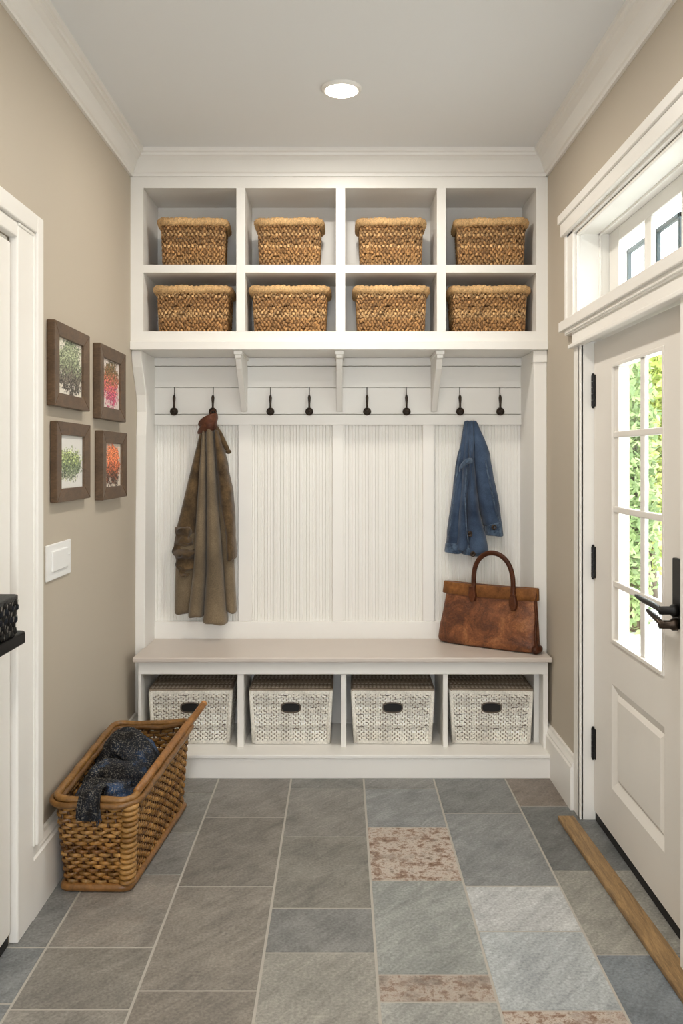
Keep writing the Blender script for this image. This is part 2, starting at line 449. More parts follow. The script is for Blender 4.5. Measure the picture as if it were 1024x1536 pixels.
def weave(mb,bot,top,z0,zt,rows,per,th,fill,tints,stake_tint,full=False,over=1,jit=.15,stake_r=.8,vary=.5):
    # bot/top: matching loops of n 2D points; zt: top height or list; per: samples per stake
    n=len(bot); stakes=n//per
    zt=zt if isinstance(zt,list) else [zt]*n
    def P(k,h):
        k%=n
        q=bot[k].lerp(top[k],h); return Vector((q.x,q.y,z0+(zt[k]-z0)*h))
    def N(k,h):
        d=P(k+1,h)-P(k-1,h); v=Vector((d.y,-d.x,0)); return v.normalized()
    prof=[(-1,-.2),(-.75,.75),(0,1),(.75,.75),(1,-.2)] if not full else [(-1,0),(-.6,.85),(.6,.85),(1,0),(.6,-.85),(-.6,-.85)]
    for r in range(rows):
        h=(r+.5)/rows; tn=random.choice(tints); jb=random.uniform(.8,1.15)
        tn=tuple(v*jb for v in tn); rings=[]; ph=random.uniform(0,10)
        for k in range(n):
            off=th*math.cos(PI*k/per+PI*(r//over))
            p=P(k,h); nn=N(k,h)
            rh=(zt[k]-z0)/rows
            wob=jit*rh*noise.noise(Vector((k/per*.7,ph,0)))
            hh=rh*fill*(1+.25*noise.noise(Vector((k/per*.9,ph+5,0))))
            rings.append([p+nn*(off+b*th*.75)+Vector((0,0,wob+a*hh)) for a,b in prof])
        b0=len(mb.t); mb.loft(rings,closed=full,loop=True,tint=tn); q_=len(prof)
        for i in range(b0,len(mb.t)):
            k=(i-b0)//q_; f_=1+vary*noise.noise(Vector((k/per*.83,ph*3.1,2.2)))
            mb.t[i]=tuple(v*f_ for v in tn)
    for s_ in range(stakes):
        k=s_*per
        pts=[P(k,h) for h in (0,.33,.66,1)]
        jb=random.uniform(.8,1.1)
        mb.tube(pts,th*stake_r,5,tint=tuple(v*jb for v in stake_tint))
def rope(mb,loop3,r,turns,n=9,amp=.22,tints=((1,1,1),),seg=3):
    N=len(loop3); rings=[]
    for i,p in enumerate(loop3):
        d=(loop3[(i+1)%N]-loop3[i-1]).normalized(); a=Vector((0,0,1)); b=d.cross(a).normalized(); a=b.cross(d)
        ring=[]
        for j in range(n):
            an=2*PI*j/n
            rr=r*(1+amp*math.sin(an*seg+2*PI*turns*i/N)+.10*noise.noise(Vector((i*.9,j*1.3,r*50))))
            ring.append(p+a*math.cos(an)*rr+b*math.sin(an)*rr)
        rings.append(ring)
    mb.loft(rings,loop=True,tint=tints[0])

# black knotted box on the ledge
random.seed(11)
bx=thing('storage_box',(-.80,1.90,.843),'small black woven box standing on the glossy black ledge','box')
m=MB(); bt=rrect(-.846,-.757,1.76,2.02,.012,180); tp=rrect(-.849,-.752,1.752,2.028,.012,180)
weave(m,bt,tp,.845,.925,7,4,.0022,.62,[lin((18,17,17)),lin((28,27,26)),lin((24,27,34))],lin((120,116,110)),jit=1.2,stake_r=.6)
m.box(-.843,-.760,1.763,2.017,.845,.92,tint=lin((12,12,12)))
m.build('body',BLACKROPE,bx)
m=MB(); m.prism([(p.x,p.y) for p in rrect(-.849,-.751,1.751,2.029,.014,60)],'z',.924,.937,tint=lin((62,62,61)))
m.build('lid',BLACKROPE,bx,bevel=.003)

# light switch
sw=thing('light_switch',(XL,2.63,1.09),'white double wide rocker light switch beside the left door casing','light switch')
def wl(x,X): return X*F/(x-512)
sy0,sy1=2.515,2.742
sz0,sz1=.895,.998
B(XL,XL+.006,sy0,sy1,.893,1.0).build('cover_plate',PLASTIC,sw,bevel=.003)
B(XL+.004,XL+.011,sy0+.042,sy1-.042,.917,.979).build('rocker',PLASTIC,sw,bevel=.003)
m=MB(); m.lathe([(.0005,0),(.003,0),(.003,.002),(.0005,.0025)],(XL+.006,sy1-.02,.955),axis='x',n=10); m.build('screw',PLASTIC,sw)

# ---------------------------------------------------------------- pictures on the left wall
def picture(label,bk,fx,ft,fb,far,frt,frb,artm,matw):
    # bk: pixel column of the near back edge, fx: near front edge; far: far front edge
    s=(512-bk)/-XL; Y0=F/s; X1=-(512-fx)/s
    Y1=-X1*F/(512-far)
    s1=F/Y1
    z0=((CZ-(fb-688)/s)+(CZ-(frb-688)/s1))/2; z1=((CZ-(ft-688)/s)+(CZ-(frt-688)/s1))/2
    t_=thing('picture_frame',(XL,(Y0+Y1)/2,z0),label,'picture','framed pictures on the left wall')
    fw=matw
    fwy=fw*1.35
    m=MB()
    # four mitred bars
    o=[(Y0,z0),(Y1,z0),(Y1,z1),(Y0,z1)]; i=[(Y0+fwy,z0+fw),(Y1-fwy,z0+fw),(Y1-fwy,z1-fw),(Y0+fwy,z1-fw)]
    for k in range(4):
        a,b,c,d=o[k],o[(k+1)%4],i[(k+1)%4],i[k]
        tn=1.0
        v=[(XL+.001,*a),(XL+.001,*b),(XL+.001,*c),(XL+.001,*d),(X1,*a),(X1,*b),(X1-.004,*c),(X1-.004,*d)]
        m.add(v,[(0,1,2,3),(4,5,6,7),(0,1,5,4),(1,2,6,5),(2,3,7,6),(3,0,4,7)])
    m.build('frame',FRAMEW,t_,bevel=.002)
    m=MB(); m.box(XL+.002,X1-.012,Y0+fwy-.004,Y1-fwy+.004,z0+fw-.004,z1-fw+.004)
    m.build('print',artm,t_)
PAPER1=(222,216,204)
A1=art('print_green_tree',[(.15,(70,64,58)),(.38,(104,98,90)),(.55,(116,126,100)),(.75,(158,166,138)),(.95,(112,122,98))],(226,220,206),.56,.46,.5,.52,1.3,17,.52)
A2=art('print_pink_garden',[(.1,(168,70,104)),(.35,(184,88,112)),(.5,(200,116,90)),(.65,(120,90,60)),(.9,(100,90,60))],(222,210,202),.49,.44,.5,.45,4.1,17,.53)
A3=art('print_green_bush',[(.1,(170,170,150)),(.3,(92,110,84)),(.5,(112,124,98)),(.65,(164,180,104)),(.9,(200,200,200))],(224,222,216),.46,.30,.48,.5,7.7,19,.5)
A4=art('print_orange_tree',[(.1,(60,45,35)),(.35,(110,70,50)),(.5,(196,104,72)),(.7,(222,134,90)),(.95,(206,116,74))],(224,212,196),.5,.46,.5,.44,9.2,19,.53)
picture('dark wood frame with green tree print, upper left of the four pictures',69.6,82.5,480,606,135,503,619,A1,.041)
picture('dark wood frame with pink flower garden print, upper right picture',139,151,515,627,189,531,634,A2,.044)
picture('dark wood frame with pale green bush print, lower left picture',74.5,86,628.6,753,136,640,748,A3,.040)
picture('dark wood frame with orange autumn print, lower right picture',141.8,154.7,644,748,191,651,747,A4,.044)

# ---------------------------------------------------------------- right door, casing, transom
m=MB(); CF=.826
m.box(CF,XR,RD1,3.093,0,1.66); m.box(CF,XR,RD0-.085,RD0,0,1.66)                       # side casings
m.box(CF+.003,XR+.06,RD1,RD1+.012,0,1.66); m.box(CF+.003,XR+.06,RD0-.012,RD0,0,1.66)     # jambs
m.box(CF,XR,RD1+.01,3.035,0,1.66)
struct(m.build('trim_5',WHITE,bevel=.003),'white casing at the sides of the glazed door','door casing')
m=MB()
m.box(CF-.004,XR,RD0-.09,3.103,1.65,1.716)        # frieze between door and transom
m.box(CF-.016,XR,RD0-.1,3.112,1.646,1.660)
m.box(CF-.016,XR,RD0-.1,3.155,1.704,1.722)
m.box(XR,XR+.06,RD0,RD1,RDZ,RDZ+.012)
struct(m.build('trim_6',WHITE,bevel=.003),'white frieze board between the glazed door and the transom','door casing')
m=MB()
m.box(.80,XR+.10,1.95,3.205,1.718,TZ0)            # sill ledge
m.box(CF-.012,XR,1.94,3.17,1.700,1.718)
m.box(CF,XR,T1,3.20,TZ0,TZ1+.02)                  # side casing
m.box(CF-.006,XR,3.178,3.20,TZ0,TZ1+.02)
m.box(CF+.012,XR+.01,T1-.012,T1,TZ0,TZ1)           # inner step
m.box(CF,XR,1.93,3.20,TZ1,2.125)
m.box(CF-.018,XR,1.92,3.212,2.07,2.12); m.box(CF-.026,XR,1.91,3.222,2.118,2.150)
m.box(CF+.012,XR+.01,T0,T1,TZ1-.012,TZ1)
struct(m.build('trim_7',WHITE,bevel=.003),'white casing and sill around the transom window','window casing')

w1=thing('window_1',(.955,(T0+T1)/2,TZ0),'white transom window above the glazed door','window'); w1['kind']='structure'
m=MB(); gx=.955
m.box(XR,gx+.05,T1-.006,T1+.02,TZ0-.01,TZ1+.01); m.box(XR,gx+.05,T0-.02,T0+.006,TZ0-.01,TZ1+.01)
m.box(XR,gx+.05,T0,T1,TZ1-.006,TZ1+.02); m.box(XR,gx+.05,T0,T1,TZ0-.02,TZ0+.004)
m.box(.918,.925,T1-.016,T1,TZ0,TZ1); m.box(.918,.925,T0,T1,TZ1-.014,TZ1)
m.build('reveal',WHITE,w1,bevel=.002)
m=MB()
ygs=[(2.996,2.739),(2.680,2.443),(2.384,2.15)]
m.box(gx,gx+.016,2.996,T1-.006,TZ0+.004,TZ1-.006); m.box(gx,gx+.016,T0+.006,2.15,TZ0+.004,TZ1-.006)
m.box(gx,gx+.016,2.15,2.996,TZ1-.055,TZ1-.006); m.box(gx,gx+.016,2.15,2.996,TZ0+.004,TZ0+.03)
m.build('sash_frame',WHITE,w1,bevel=.003)
for a,b in ((2.739,2.680),(2.443,2.384)):
    B(gx,gx+.016,b,a,TZ0+.03,TZ1-.055).build('mullion',WHITE,w1,bevel=.003)
for a,b in ygs:
    B(gx+.006,gx+.010,b-.004,a+.004,TZ0+.026,TZ1-.051).build('glass_pane',GLASS,w1)
for q1,q0 in ((3.120,2.925),(2.835,2.63),(2.58,2.34)):
    m=MB(); zz=2.002; za=TZ0-.05; xa,xb=gx+.068,gx+.082
    m.box(xa,xb,q0,q1,zz-.016,zz); m.box(xa,xb,q1-.018,q1,za,zz); m.box(xa,xb,q0,q0+.012,za,zz); m.box(xa,xb,q0,q1,za,za+.016)
    m.build('storm_frame',STORM,w1,bevel=.002)

DX=.875
d2=thing('door_2',(DX,(RD0+RD1)/2,0),'white front door with eight glass lights and black lever','door'); d2['kind']='structure'
dy0,dy1,dz0,dz1=RD0+.004,RD1-.004,.036,1.653
gy1=2.813; gy0=2.352; gz0,gz1=.662,1.560
pz0,pz1=.185,.525
py0,py1=gy0-.01,gy1+.005
dt=.032
m=MB()
m.box(DX,DX+dt,gy1,dy1,dz0,dz1); m.box(DX,DX+dt,dy0,gy0,dz0,dz1)
m.box(DX,DX+dt,gy0,gy1,gz1,dz1); m.box(DX,DX+dt,gy0,gy1,pz1,gz0); m.box(DX,DX+dt,gy0,gy1,dz0,pz0)
m.build('door_slab',DOORW,d2)
# recessed moulded panel
m=MB()
m.box(DX+.014,DX+dt,gy0,gy1,pz0,pz1)
for k,(ins,dp) in enumerate(((0,.0),(.0,.0))): pass
o=[(gy0,pz0),(gy1,pz0),(gy1,pz1),(gy0,pz1)]; i=[(gy0+.03,pz0+.03),(gy1-.03,pz0+.03),(gy1-.03,pz1-.03),(gy0+.03,pz1-.03)]
i2=[(gy0+.045,pz0+.045),(gy1-.045,pz0+.045),(gy1-.045,pz1-.045),(gy0+.045,pz1-.045)]
v=[(DX,*p) for p in o]+[(DX+.013,*p) for p in i]+[(DX+.005,*p) for p in i2]
f=[(k,(k+1)%4,4+(k+1)%4,4+k) for k in range(4)]+[(4+k,4+(k+1)%4,8+(k+1)%4,8+k) for k in range(4)]+[(8,9,10,11)]
m.add(v,f); m.build('door_panel',DOORW,d2)
# lite frame
m=MB(); bw=.012
m.box(DX-.004,DX+dt,gy1-bw,gy1,gz0,gz1); m.box(DX+.006,DX+dt,gy1-.05,gy1-bw,gz0+bw,gz1-bw); m.box(DX-.004,DX+dt,gy0,gy0+bw,gz0,gz1)
m.box(DX-.004,DX+dt,gy0+bw,gy1-bw,gz1-bw,gz1); m.box(DX-.006,DX+dt,gy0+bw,gy1-bw,gz0,gz0+bw)
m.build('lite_frame',DOORW,d2,bevel=.002)
ym=2.535
B(DX+.003,DX+.015,ym-.019,ym+.019,gz0+bw,gz1-bw).build('vertical_muntin',WHITE,d2,bevel=.003)
zs=[1.330,1.090,.850]
for zz in zs:
    B(DX+.001,DX+.015,gy0+bw,gy1-bw,zz-.010,zz+.010).build('horizontal_muntin',DOORW,d2,bevel=.003)
ze=[gz0+bw]+zs[::-1]+[gz1-bw]
for a in range(4):
    for q0,q1 in ((gy0+bw,ym-.008),(ym+.008,gy1-bw)):
        B(DX+.008,DX+.011,q0,q1,ze[a]+.004,ze[a+1]-.004).build('glass_pane',GLASS,d2)
B(DX+.004,DX+dt-.004,dy0,dy1,.003,.037).build('door_sweep',RUBBER_AND_SHADE,d2)
for z0,z1 in ((1.434,1.542),(.842,.949),(.217,.320)):
    m=MB(); yy=RD1-.004
    m.box(DX-.004,DX+.003,yy-.020,yy+.004,z0,z1)
    for k in range(5):
        a=z0+(z1-z0)*k/5; m.lathe([(.0062,.001),(.0062,(z1-z0)/5-.001)],(DX-.005,yy-.002,a),n=12,cap0=True,cap1=True,smooth=False)
    m.ball((DX-.005,yy-.002,z1+.002),.005,8,6); m.ball((DX-.005,yy-.002,z0-.002),.005,8,6)
    m.build('hinge',BLACK,d2)
# lock with levers
B(DX-.012,DX+.001,2.205,2.268,.815,.995).build('lock_plate',BLACK,d2,bevel=.003)
def lever(ys,z,tip,name,mt,rs,zz):
    m=MB()
    m.lathe([(.016,0),(.016,-.012),(.011,-.018),(.011,-.045)],(DX-.012,2.235,z),axis='x',n=16,cap0=True,cap1=True)
    P=[];R=[]
    for k in range(13):
        u=k/12; P.append((DX-.052-.004*math.sin(PI*u),2.228+(tip-2.228)*u,z+zz*math.sin(u*PI*.5)+.0015*math.sin(u*PI*2))); R.append(rs*(1-.25*u+.25*math.sin(u*PI))*(.5 if k==12 else 1))
    m.tube(P,R,10,flat=.7); return m.build(name,mt,d2)
lever(0,.862,2.43,'lever_handle',BLACK,.009,.010)
lever(0,.826,2.335,'latch_lever',BRONZE,.0085,.022)

# oak strip on the floor
m=MB(); zs=.016
m.prism([(.749,3.01),(.805,3.01),(.852,1.8),(.789,1.8)],'z',.0005,zs)
tag(m.build('threshold_strip',PLANKW,bevel=.003),'narrow worn oak strip lying on the tiles before the front door','wood strip')

# recessed lamp
RL=(0.0,2.92)
lt=thing('ceiling_light',(RL[0],RL[1],CEZ),'round white recessed lamp glowing in the ceiling','ceiling light')
m=MB(); m.lathe([(.067,0),(.067,-.006),(.062,-.011),(.053,-.011),(.047,-.003),(.046,-.001)],(RL[0],RL[1],CEZ),n=48)
m.build('trim_ring',WHITE,lt)
m=MB(); m.lathe([(.0005,-.002),(.046,-.002),(.046,-.0005)],(RL[0],RL[1],CEZ),n=40); m.build('lens',LAMP,lt)

# ---------------------------------------------------------------- built-in: cubby cabinet
FY=3.54; sF=F/FY
fx=lambda x:(x-512)/sF
fz=lambda y:CZ-(y-688)/sF
BK=3.82
cab=thing('cubby_cabinet',(0,FY,fz(525)),'white wall cabinet of eight open cubbies under the ceiling','cabinet')
zc=fz(282); zb=fz(497); ZL1=fz(512); ZL0=fz(525)
B(XL,fx(215),FY,BK,ZL1,CEZ-.09).build('side_panel',WHITE,cab)
B(fx(804),XR,FY,BK,ZL1,CEZ-.09).build('side_panel',WHITE,cab)
B(fx(215),fx(804),FY+.0004,BK,zc,CEZ-.09).build('top_panel',WHITE,cab)
B(fx(215),fx(804),FY+.0004,BK,ZL1,zb).build('bottom_panel',WHITE,cab)
B(fx(215),fx(804),FY+.0008,BK,fz(409),fz(397)).build('shelf',WHITE,cab,bevel=.001)
for a,b in ((354.4,367.6),(503.7,517.4),(655,668.4)):
    B(fx(a),fx(b),FY+.0002,BK,zb,zc).build('divider',WHITE,cab,bevel=.001)
B(XL,XR,BK,YB-.001,ZL1,CEZ-.09).build('back_panel',WHITE,cab)
m=MB(); m.box(XL,XR,FY-.012,BK+.018,ZL0,ZL1)
m.build('ledge',WHITE,cab,bevel=.003)
for xa in (365,509,652):
    X=px(xa,3.75); hw=.0125
    prof=[(3.806,ZL0),(FY+.015,ZL0),(FY+.015,ZL0-.03),(3.575,ZL0-.034),(3.60,ZL0-.07),(3.66,ZL0-.12),(3.74,ZL0-.19),(3.785,pz(618,BK)),(3.806,pz(618,BK))]
    m=MB(); m.prism(prof,'x',X-hw,X+hw); m.box(X-hw-.005,X+hw+.005,FY+.010,3.806,ZL0-.016,ZL0)
    m.build('bracket',WHITE,cab,bevel=.002)

# back panelling
bxX=lambda x:px(x,BK); bzZ=lambda y:pz(y,BK)
pan=thing('wall_panelling',(0,BK,.447),'white beadboard panelling with plank top behind the bench','panelling')
ins=3.801
z_r1,z_r0=bzZ(622),bzZ(637.5); z_b1=bzZ(931); z_b0=.447
def bead(x0,x1):
    n=max(4,round((x1-x0)/.0145)); P=[]
    w_=(x1-x0)/n
    for k in range(n):
        a=x0+k*w_
        P+=[(a,BK),(a+.0016,BK+.0016),(a+.0032,BK),(a+.006,BK-.0012),(a+.008,BK)]
    P+=[(x1,BK)]
    P+=[(x1,YB-.001),(x0,YB-.001)]
    m=MB(); m.prism(P,'z',z_b0,z_r1); return m
for a,b in ((233.5,358),(379,498.5),(515,633),(650,781)):
    bead(bxX(a)-.01,bxX(b)+.01).build('beadboard',WHITE,pan)
for a,b in ((358,379),(498.5,515),(633,650)):
    B(bxX(a),bxX(b),ins,BK+.008,z_b1,z_r0).build('stile',WHITE,pan,bevel=.0025)
B(-.82,.79,ins,BK+.008,z_b0,z_b1).build('bottom_rail',WHITE,pan,bevel=.0025)
B(-.82,.79,ins-.002,BK+.008,z_r0,z_r1).build('hook_rail',WHITE,pan,bevel=.002)
zz=[bzZ(621.6),bzZ(581.8),bzZ(549.8),ZL0]
for k in range(3):
    B(-.82,.79,ins+.001+(.006 if k==1 else 0 if k==0 else -.004),BK+.008,zz[k]+.0008,zz[k+1]-.0008).build('plank',WHITE,pan,bevel=.0015)
# end panels
prof=[(YB-.001,0),(3.625,0),(3.615,.6),(3.635,1.35),(3.65,1.45),(3.635,1.52),(3.60,1.58),(3.57,1.63),(3.558,1.66),(3.556,ZL0),(YB-.001,ZL0)]
m=MB(); m.prism(prof,'x',XL,-.818); m.build('end_panel',WHITE,pan,bevel=.003)
m=MB(); m.box(.786,XR,3.552,YB-.001,0,ZL0); m.box(.783,XR,3.545,3.60,ZL0-.05,ZL0); m.build('end_panel',WHITE,pan,bevel=.003)

# bench
bn=thing('storage_bench',(0,3.6,0),'white storage bench base with four open compartments','bench')
DYF=3.485; sD=F/DYF; dx=lambda x:(x-512)/sD
zsh=.0935
B(-.845,.822,3.40,3.42,0,.0885).build('kick_board',WHITE,bn,bevel=.002)
B(-.845,.822,3.395,BK,.0785,zsh).build('bottom_shelf',WHITE,bn,bevel=.003)
B(px(207,3.47),dx(213),3.47,BK-.014,zsh,.447).build('side_panel',WHITE,bn,bevel=.002)
B(dx(813),.825,3.47,3.545,zsh,.447).build('side_panel',WHITE,bn,bevel=.002)
for a,b in ((356,365.6),(511.6,519),(664,671.3)):
    B(dx(a),dx(b),DYF,BK-.015,zsh,.447).build('divider',WHITE,bn,bevel=.0015)
B(px(207,3.47),.825,3.468,3.49,.391,.447).build('front_rail',WHITE,bn,bevel=.002)
B(-.818,.786,BK-.015,BK-.003,zsh,.447).build('back_panel',WHITE,bn)
m=MB(); pl=[(-.826,3.43),(.832,3.43),(.832,3.548),(.786,3.548),(.786,ins),(-.818,ins),(-.818,3.612),(-.826,3.612)]
m.prism(pl,'z',.447,.466)
tag(m.build('bench_top',SEATM,bevel=.004),'long greige bench top carrying the leather bag','bench seat')

# ---------------------------------------------------------------- coat hooks
def make_hook(xp):
    X=px(xp,3.80); h=thing('coat_hook',(X,ins,bzZ(617)),'',None,'coat hooks on the white rail')
    s=lambda y:pz(y,3.795)
    y=ins-.012
    m=MB(); m.tube([(X,ins-.0035,s(581)),(X,ins-.0045,s(588)),(X,y+.004,s(594))],.0018,8); m.build('wire_stem',BRONZE,h)
    m=MB(); m.tube([(X,y+.006,s(592.5)),(X,y,s(594.5)),(X,y-.001,s(597)),(X,y-.003,s(601)),(X,y-.004,s(606)),(X,y-.004,s(612))],[.003,.0055,.0068,.0058,.0045,.0042],10); 
    m.tube([(X,ins,s(600)),(X,y-.002,s(600))],.004,8)
    m.build('shank',BRONZE,h)
    m=MB(); zc_=s(617.5)
    m.lathe([(.0005,.012),(.013,.010),(.0175,.002),(.0175,-.004),(.014,-.009),(.0005,-.010)],(X,y-.004,zc_),axis='y',n=24)
    m.lathe([(.004,.012),(.004,.020)],(X,y-.006,zc_),axis='y',n=10,cap1=True)
    kn=m.build('knob',BRONZE,h)
    m=MB(); pts=[Vector((X-.001+.0085*math.cos(a),y-.015,zc_+.0085*math.sin(a))) for a in [2*PI*k/20 for k in range(20)]]
    m.tube(pts,.0022,6,loop=True); m.build('ring',BRONZE,kn)
    return h
hooks=[(262,'leftmost empty bronze coat hook beside the brown coat'),(320,'bronze coat hook carrying the brown coat'),
 (406,'first empty bronze hook right of the left bracket'),(464,'bronze hook just left of the centre bracket'),
 (550,'bronze hook just right of the centre bracket'),(609,'bronze hook just left of the right bracket'),
 (689,'bronze hook above the left side of the denim jacket'),(749,'bronze hook nearest the right end panel')]
h0=make_hook(262)
for k,(x,lab) in enumerate(hooks):
    h=h0 if k==0 else copy_tree(h0)
    h.location.x=px(x,3.80); tag(h,lab,'coat hook','coat hooks on the white rail')

# ---------------------------------------------------------------- cloth hung from the wall
def pl_at(poly,y):
    if y<=poly[0][0]: return poly[0][1]
    for (a,b),(c,d) in zip(poly,poly[1:]):
        if y<=c: return b+(d-b)*(y-a)/(c-a)
    return poly[-1][1]
def lobe(m,left,right,y0,hem,dep,back,Yp,rows=46,n=26,seed=0,wr=.004,hemw=2,dep0=None,bulge=.62):
    # one hanging fold: closed section, round front, flat back; outline given by pixel columns at depth Yp
    rings=[]
    for i in range(rows+1):
        v=i/rows; y=y0+(hem-y0)*v; xl=pl_at(left,y); xr=pl_at(right,y)
        d=dep if dep0 is None else dep0+(dep-dep0)*min(1,v*1.6)
        if i==rows: d*=.96
        ring=[]
        for j in range(n):
            a=2*PI*j/n; ca=math.cos(a); sa=math.sin(a)
            u=(1-ca)/2
            x=xl+(xr-xl)*u
            yy=y+(hemw*math.sin(u*5+seed) if v>.97 else 0)
            Y=back
            if sa>0: Y=back-d*abs(sa)**bulge
            else: Y=back-.002+.004*abs(sa)
            p=Vector((px(x,Yp),Y,pz(yy,Yp)))
            q=wr*(nz(p,9,seed)+.5*nz(p,24,seed+3))*min(1,v*4)
            p.y-=q if sa>0 else 0
            p.x+=q*.45
            ring.append(p)
        rings.append(ring)
    m.loft(rings)
YC=3.755
ct=thing('coat',(px(318,YC),3.79,pz(937,YC)),'long brown canvas coat with leather collar hanging on a hook','coat')
bkY=3.794
m=MB()
lobe(m,[(640,300),(680,291),(720,282),(790,266),(850,261),(922,260)],[(640,309),(700,303),(790,297),(925,286)],645,923,.040,bkY,YC,seed=1)           # left back panel
lobe(m,[(640,304),(700,299),(790,293),(860,289),(925,281)],[(640,311),(700,311),(790,310),(860,310),(930,304)],640,927,.078,bkY,YC,seed=2)      # left fold
lobe(m,[(640,308),(700,310),(790,310),(860,309),(937,303)],[(640,322),(700,324),(790,330),(860,336),(937,341)],640,937,.088,bkY,YC,seed=3)      # centre fold
lobe(m,[(640,319),(700,322),(790,328),(860,334),(921,338)],[(640,326),(680,337),(720,344),(760,349),(850,350),(921,354)],642,921,.050,bkY,YC,seed=4)
m.build('body',COATM,ct,sub=1)
m=MB()   # right sleeve
lobe(m,[(640,320),(700,324),(760,330),(800,338),(841,340)],[(640,327),(690,340),(740,349),(780,352),(815,353),(841,353)],645,841,.080,bkY-.004,YC-.01,seed=6,wr=.011,rows=60)
m.build('sleeve',COATP,ct,sub=1)
m=MB()   # left crumpled sleeve end
lobe(m,[(640,301),(680,291),(720,281),(760,271),(792,263),(830,259),(866,260)],[(640,308),(720,301),(790,293),(866,289)],650,800,.062,bkY-.002,YC-.01,seed=8,wr=.004)
m.build('sleeve',COATP,ct,sub=1)
m=MB()   # bunched cuff
rings=[]
for i in range(34):
    v=i/33; y=790+76*v; cx=276-1*v; hw=13+3.5*math.sin(PI*min(1,v*1.15))+1.5*math.sin(v*17); dd=.062+.014*math.sin(v*26)+.012*math.sin(v*11+1)
    if i in (0,33): hw*=.7; dd*=.7
    ring=[]
    for j in range(36):
        a=2*PI*j/36; p=Vector((px(cx+hw*math.cos(a),YC-.02),bkY-.004-max(0,math.sin(a))**.7*dd,pz(y,YC-.02)))
        q=.028*nz(p,26,4)+.016*nz(p,52,2); p.y-=q*max(0,math.sin(a)); p.x+=q*.5; p.z+=.010*nz(p,30,9)
        ring.append(p)
    rings.append(ring)
m.loft(rings); m.build('cuff',COATP,ct,sub=1)
m=MB()   # strap with buckle end near the collar
P=[(px(x,YC-.03),Y,pz(y,YC-.03)) for x,y,Y in ((322,640,3.755),(328,650,3.745),(334,662,3.745),(339,672,3.745),(342,677,3.745))]
m.tube(P,[.010,.012,.012,.011,.008],8,flat=.45,up=(0,-1,0))
m.ball((px(342,3.73),3.745,pz(677.5,3.73)),(.013,.010,.010),12,8); m.build('tab',COATP,ct)
m=MB()   # leather collar
def band(pts,hgt,m,th=.006):
    rings=[]
    N=len(pts)
    for i,(x,y,Y,h) in enumerate(pts):
        X=px(x,Y); z=pz(y,Y)
        ring=[]
        for j in range(12):
            a=2*PI*j/12
            p=Vector((X+.004*math.cos(a)*0,Y-th*math.cos(a)-.004*math.sin(a),z+h*math.sin(a)))
            q=.004*nz(p,40,3); p.y+=q; p.z+=q
            ring.append(p)
        rings.append(ring)
    m.loft(rings)
band([(297,637,3.755,.004),(300,635,3.735,.016),(306,634,3.715,.026),(313,632,3.708,.030),(320,629,3.715,.030),(325,627,3.735,.022),(327,625,3.76,.012)],0,m,.010)
band([(296,649,3.77,.006),(300,645,3.735,.018),(307,641,3.715,.020),(315,640,3.71,.018),(322,638,3.72,.022),(326,636,3.76,.014)],0,m,.009)
P=[(px(x,3.765),3.765-.012*math.sin(k/5*PI),pz(y,3.765)) for k,(x,y) in enumerate(((314,632),(314,624),(317,616),(322,614),(326,620),(325,632)))]
m.tube(P,.0045,8,flat=.6); m.build('collar',COLLARM,ct,sub=1)

YJ=3.75; bj=3.794
jk=thing('denim_jacket',(px(708,YJ),3.79,pz(832,YJ)),'blue denim jacket hanging on the rail above the leather bag','jacket')
m=MB()
lobe(m,[(630,698),(660,693),(690,687),(730,681),(770,676),(800,671),(828,669)],[(630,707),(700,700),(770,692),(828,694)],630,827,.046,bj,YJ,seed=11,wr=.012,dep0=.020)
lobe(m,[(630,700),(700,694),(770,687),(828,682)],[(630,708),(700,704),(770,701),(828,705)],632,826,.070,bj,YJ,seed=12,wr=.010,dep0=.03)
lobe(m,[(630,704),(700,701),(770,698),(830,698)],[(630,712),(700,713),(740,717),(780,722),(829,734)],630,831,.086,bj,YJ,seed=13,wr=.012,dep0=.034)
m.build('body',DENIM,jk,sub=1)
m=MB()
lobe(m,[(630,707),(700,711),(750,717),(790,727),(802,728)],[(630,716),(655,727),(680,735),(720,743),(760,751),(785,755),(802,756)],630,790,.066,bj,YJ,seed=15,wr=.010,dep0=.024)
m.build('sleeve',DENIM,jk,sub=1)
m=MB()
lobe(m,[(780,727),(806,730)],[(780,754.5),(806,756.5)],782,805,.066,bj,YJ-.006,seed=16,rows=10,wr=.006,hemw=1.5)
jc=m.build('cuff',DENIMD,jk,sub=1)
m=MB()
lobe(m,[(812,669.5),(831,668)],[(812,694),(831,696)],815,831,.056,bj,YJ-.006,seed=17,rows=8,wr=.006,hemw=1.5)
lobe(m,[(812,694),(833,694)],[(812,730),(833,735)],814,834,.079,bj,YJ-.006,seed=18,rows=8,wr=.008,hemw=1.5)
m.build('hem_band',DENIMD,jk,sub=1)
m=MB()  # pocket flap curl
rings=[]
for i in range(16):
    u=i/15; x=688+20*u; ytop=700-13*u**.7; h=10-1.5*u
    ring=[]
    for j in range(12):
        a=2*PI*j/12
        ring.append(Vector((px(x,3.71),3.716-.020*math.sin(PI*u)-.014*math.cos(a)-.008,pz(ytop+h*.5+h*.5*math.sin(a)-4*math.sin(PI*u),3.71))))
    rings.append(ring)
m.loft(rings); m.build('pocket_flap',DENIMD,jk,sub=1)
m=MB()  # placket seam
P=[(px(x,3.71),Y,pz(y,3.71)) for x,y,Y in ((706,640,3.765),(707,680,3.742),(708,720,3.728),(709,760,3.724),(711,800,3.722),(713,828,3.722))]
m.tube(P,[.004,.006,.007,.007,.008,.008],8,flat=.5,up=(0,-1,0)); m.build('placket',DENIM,jk)
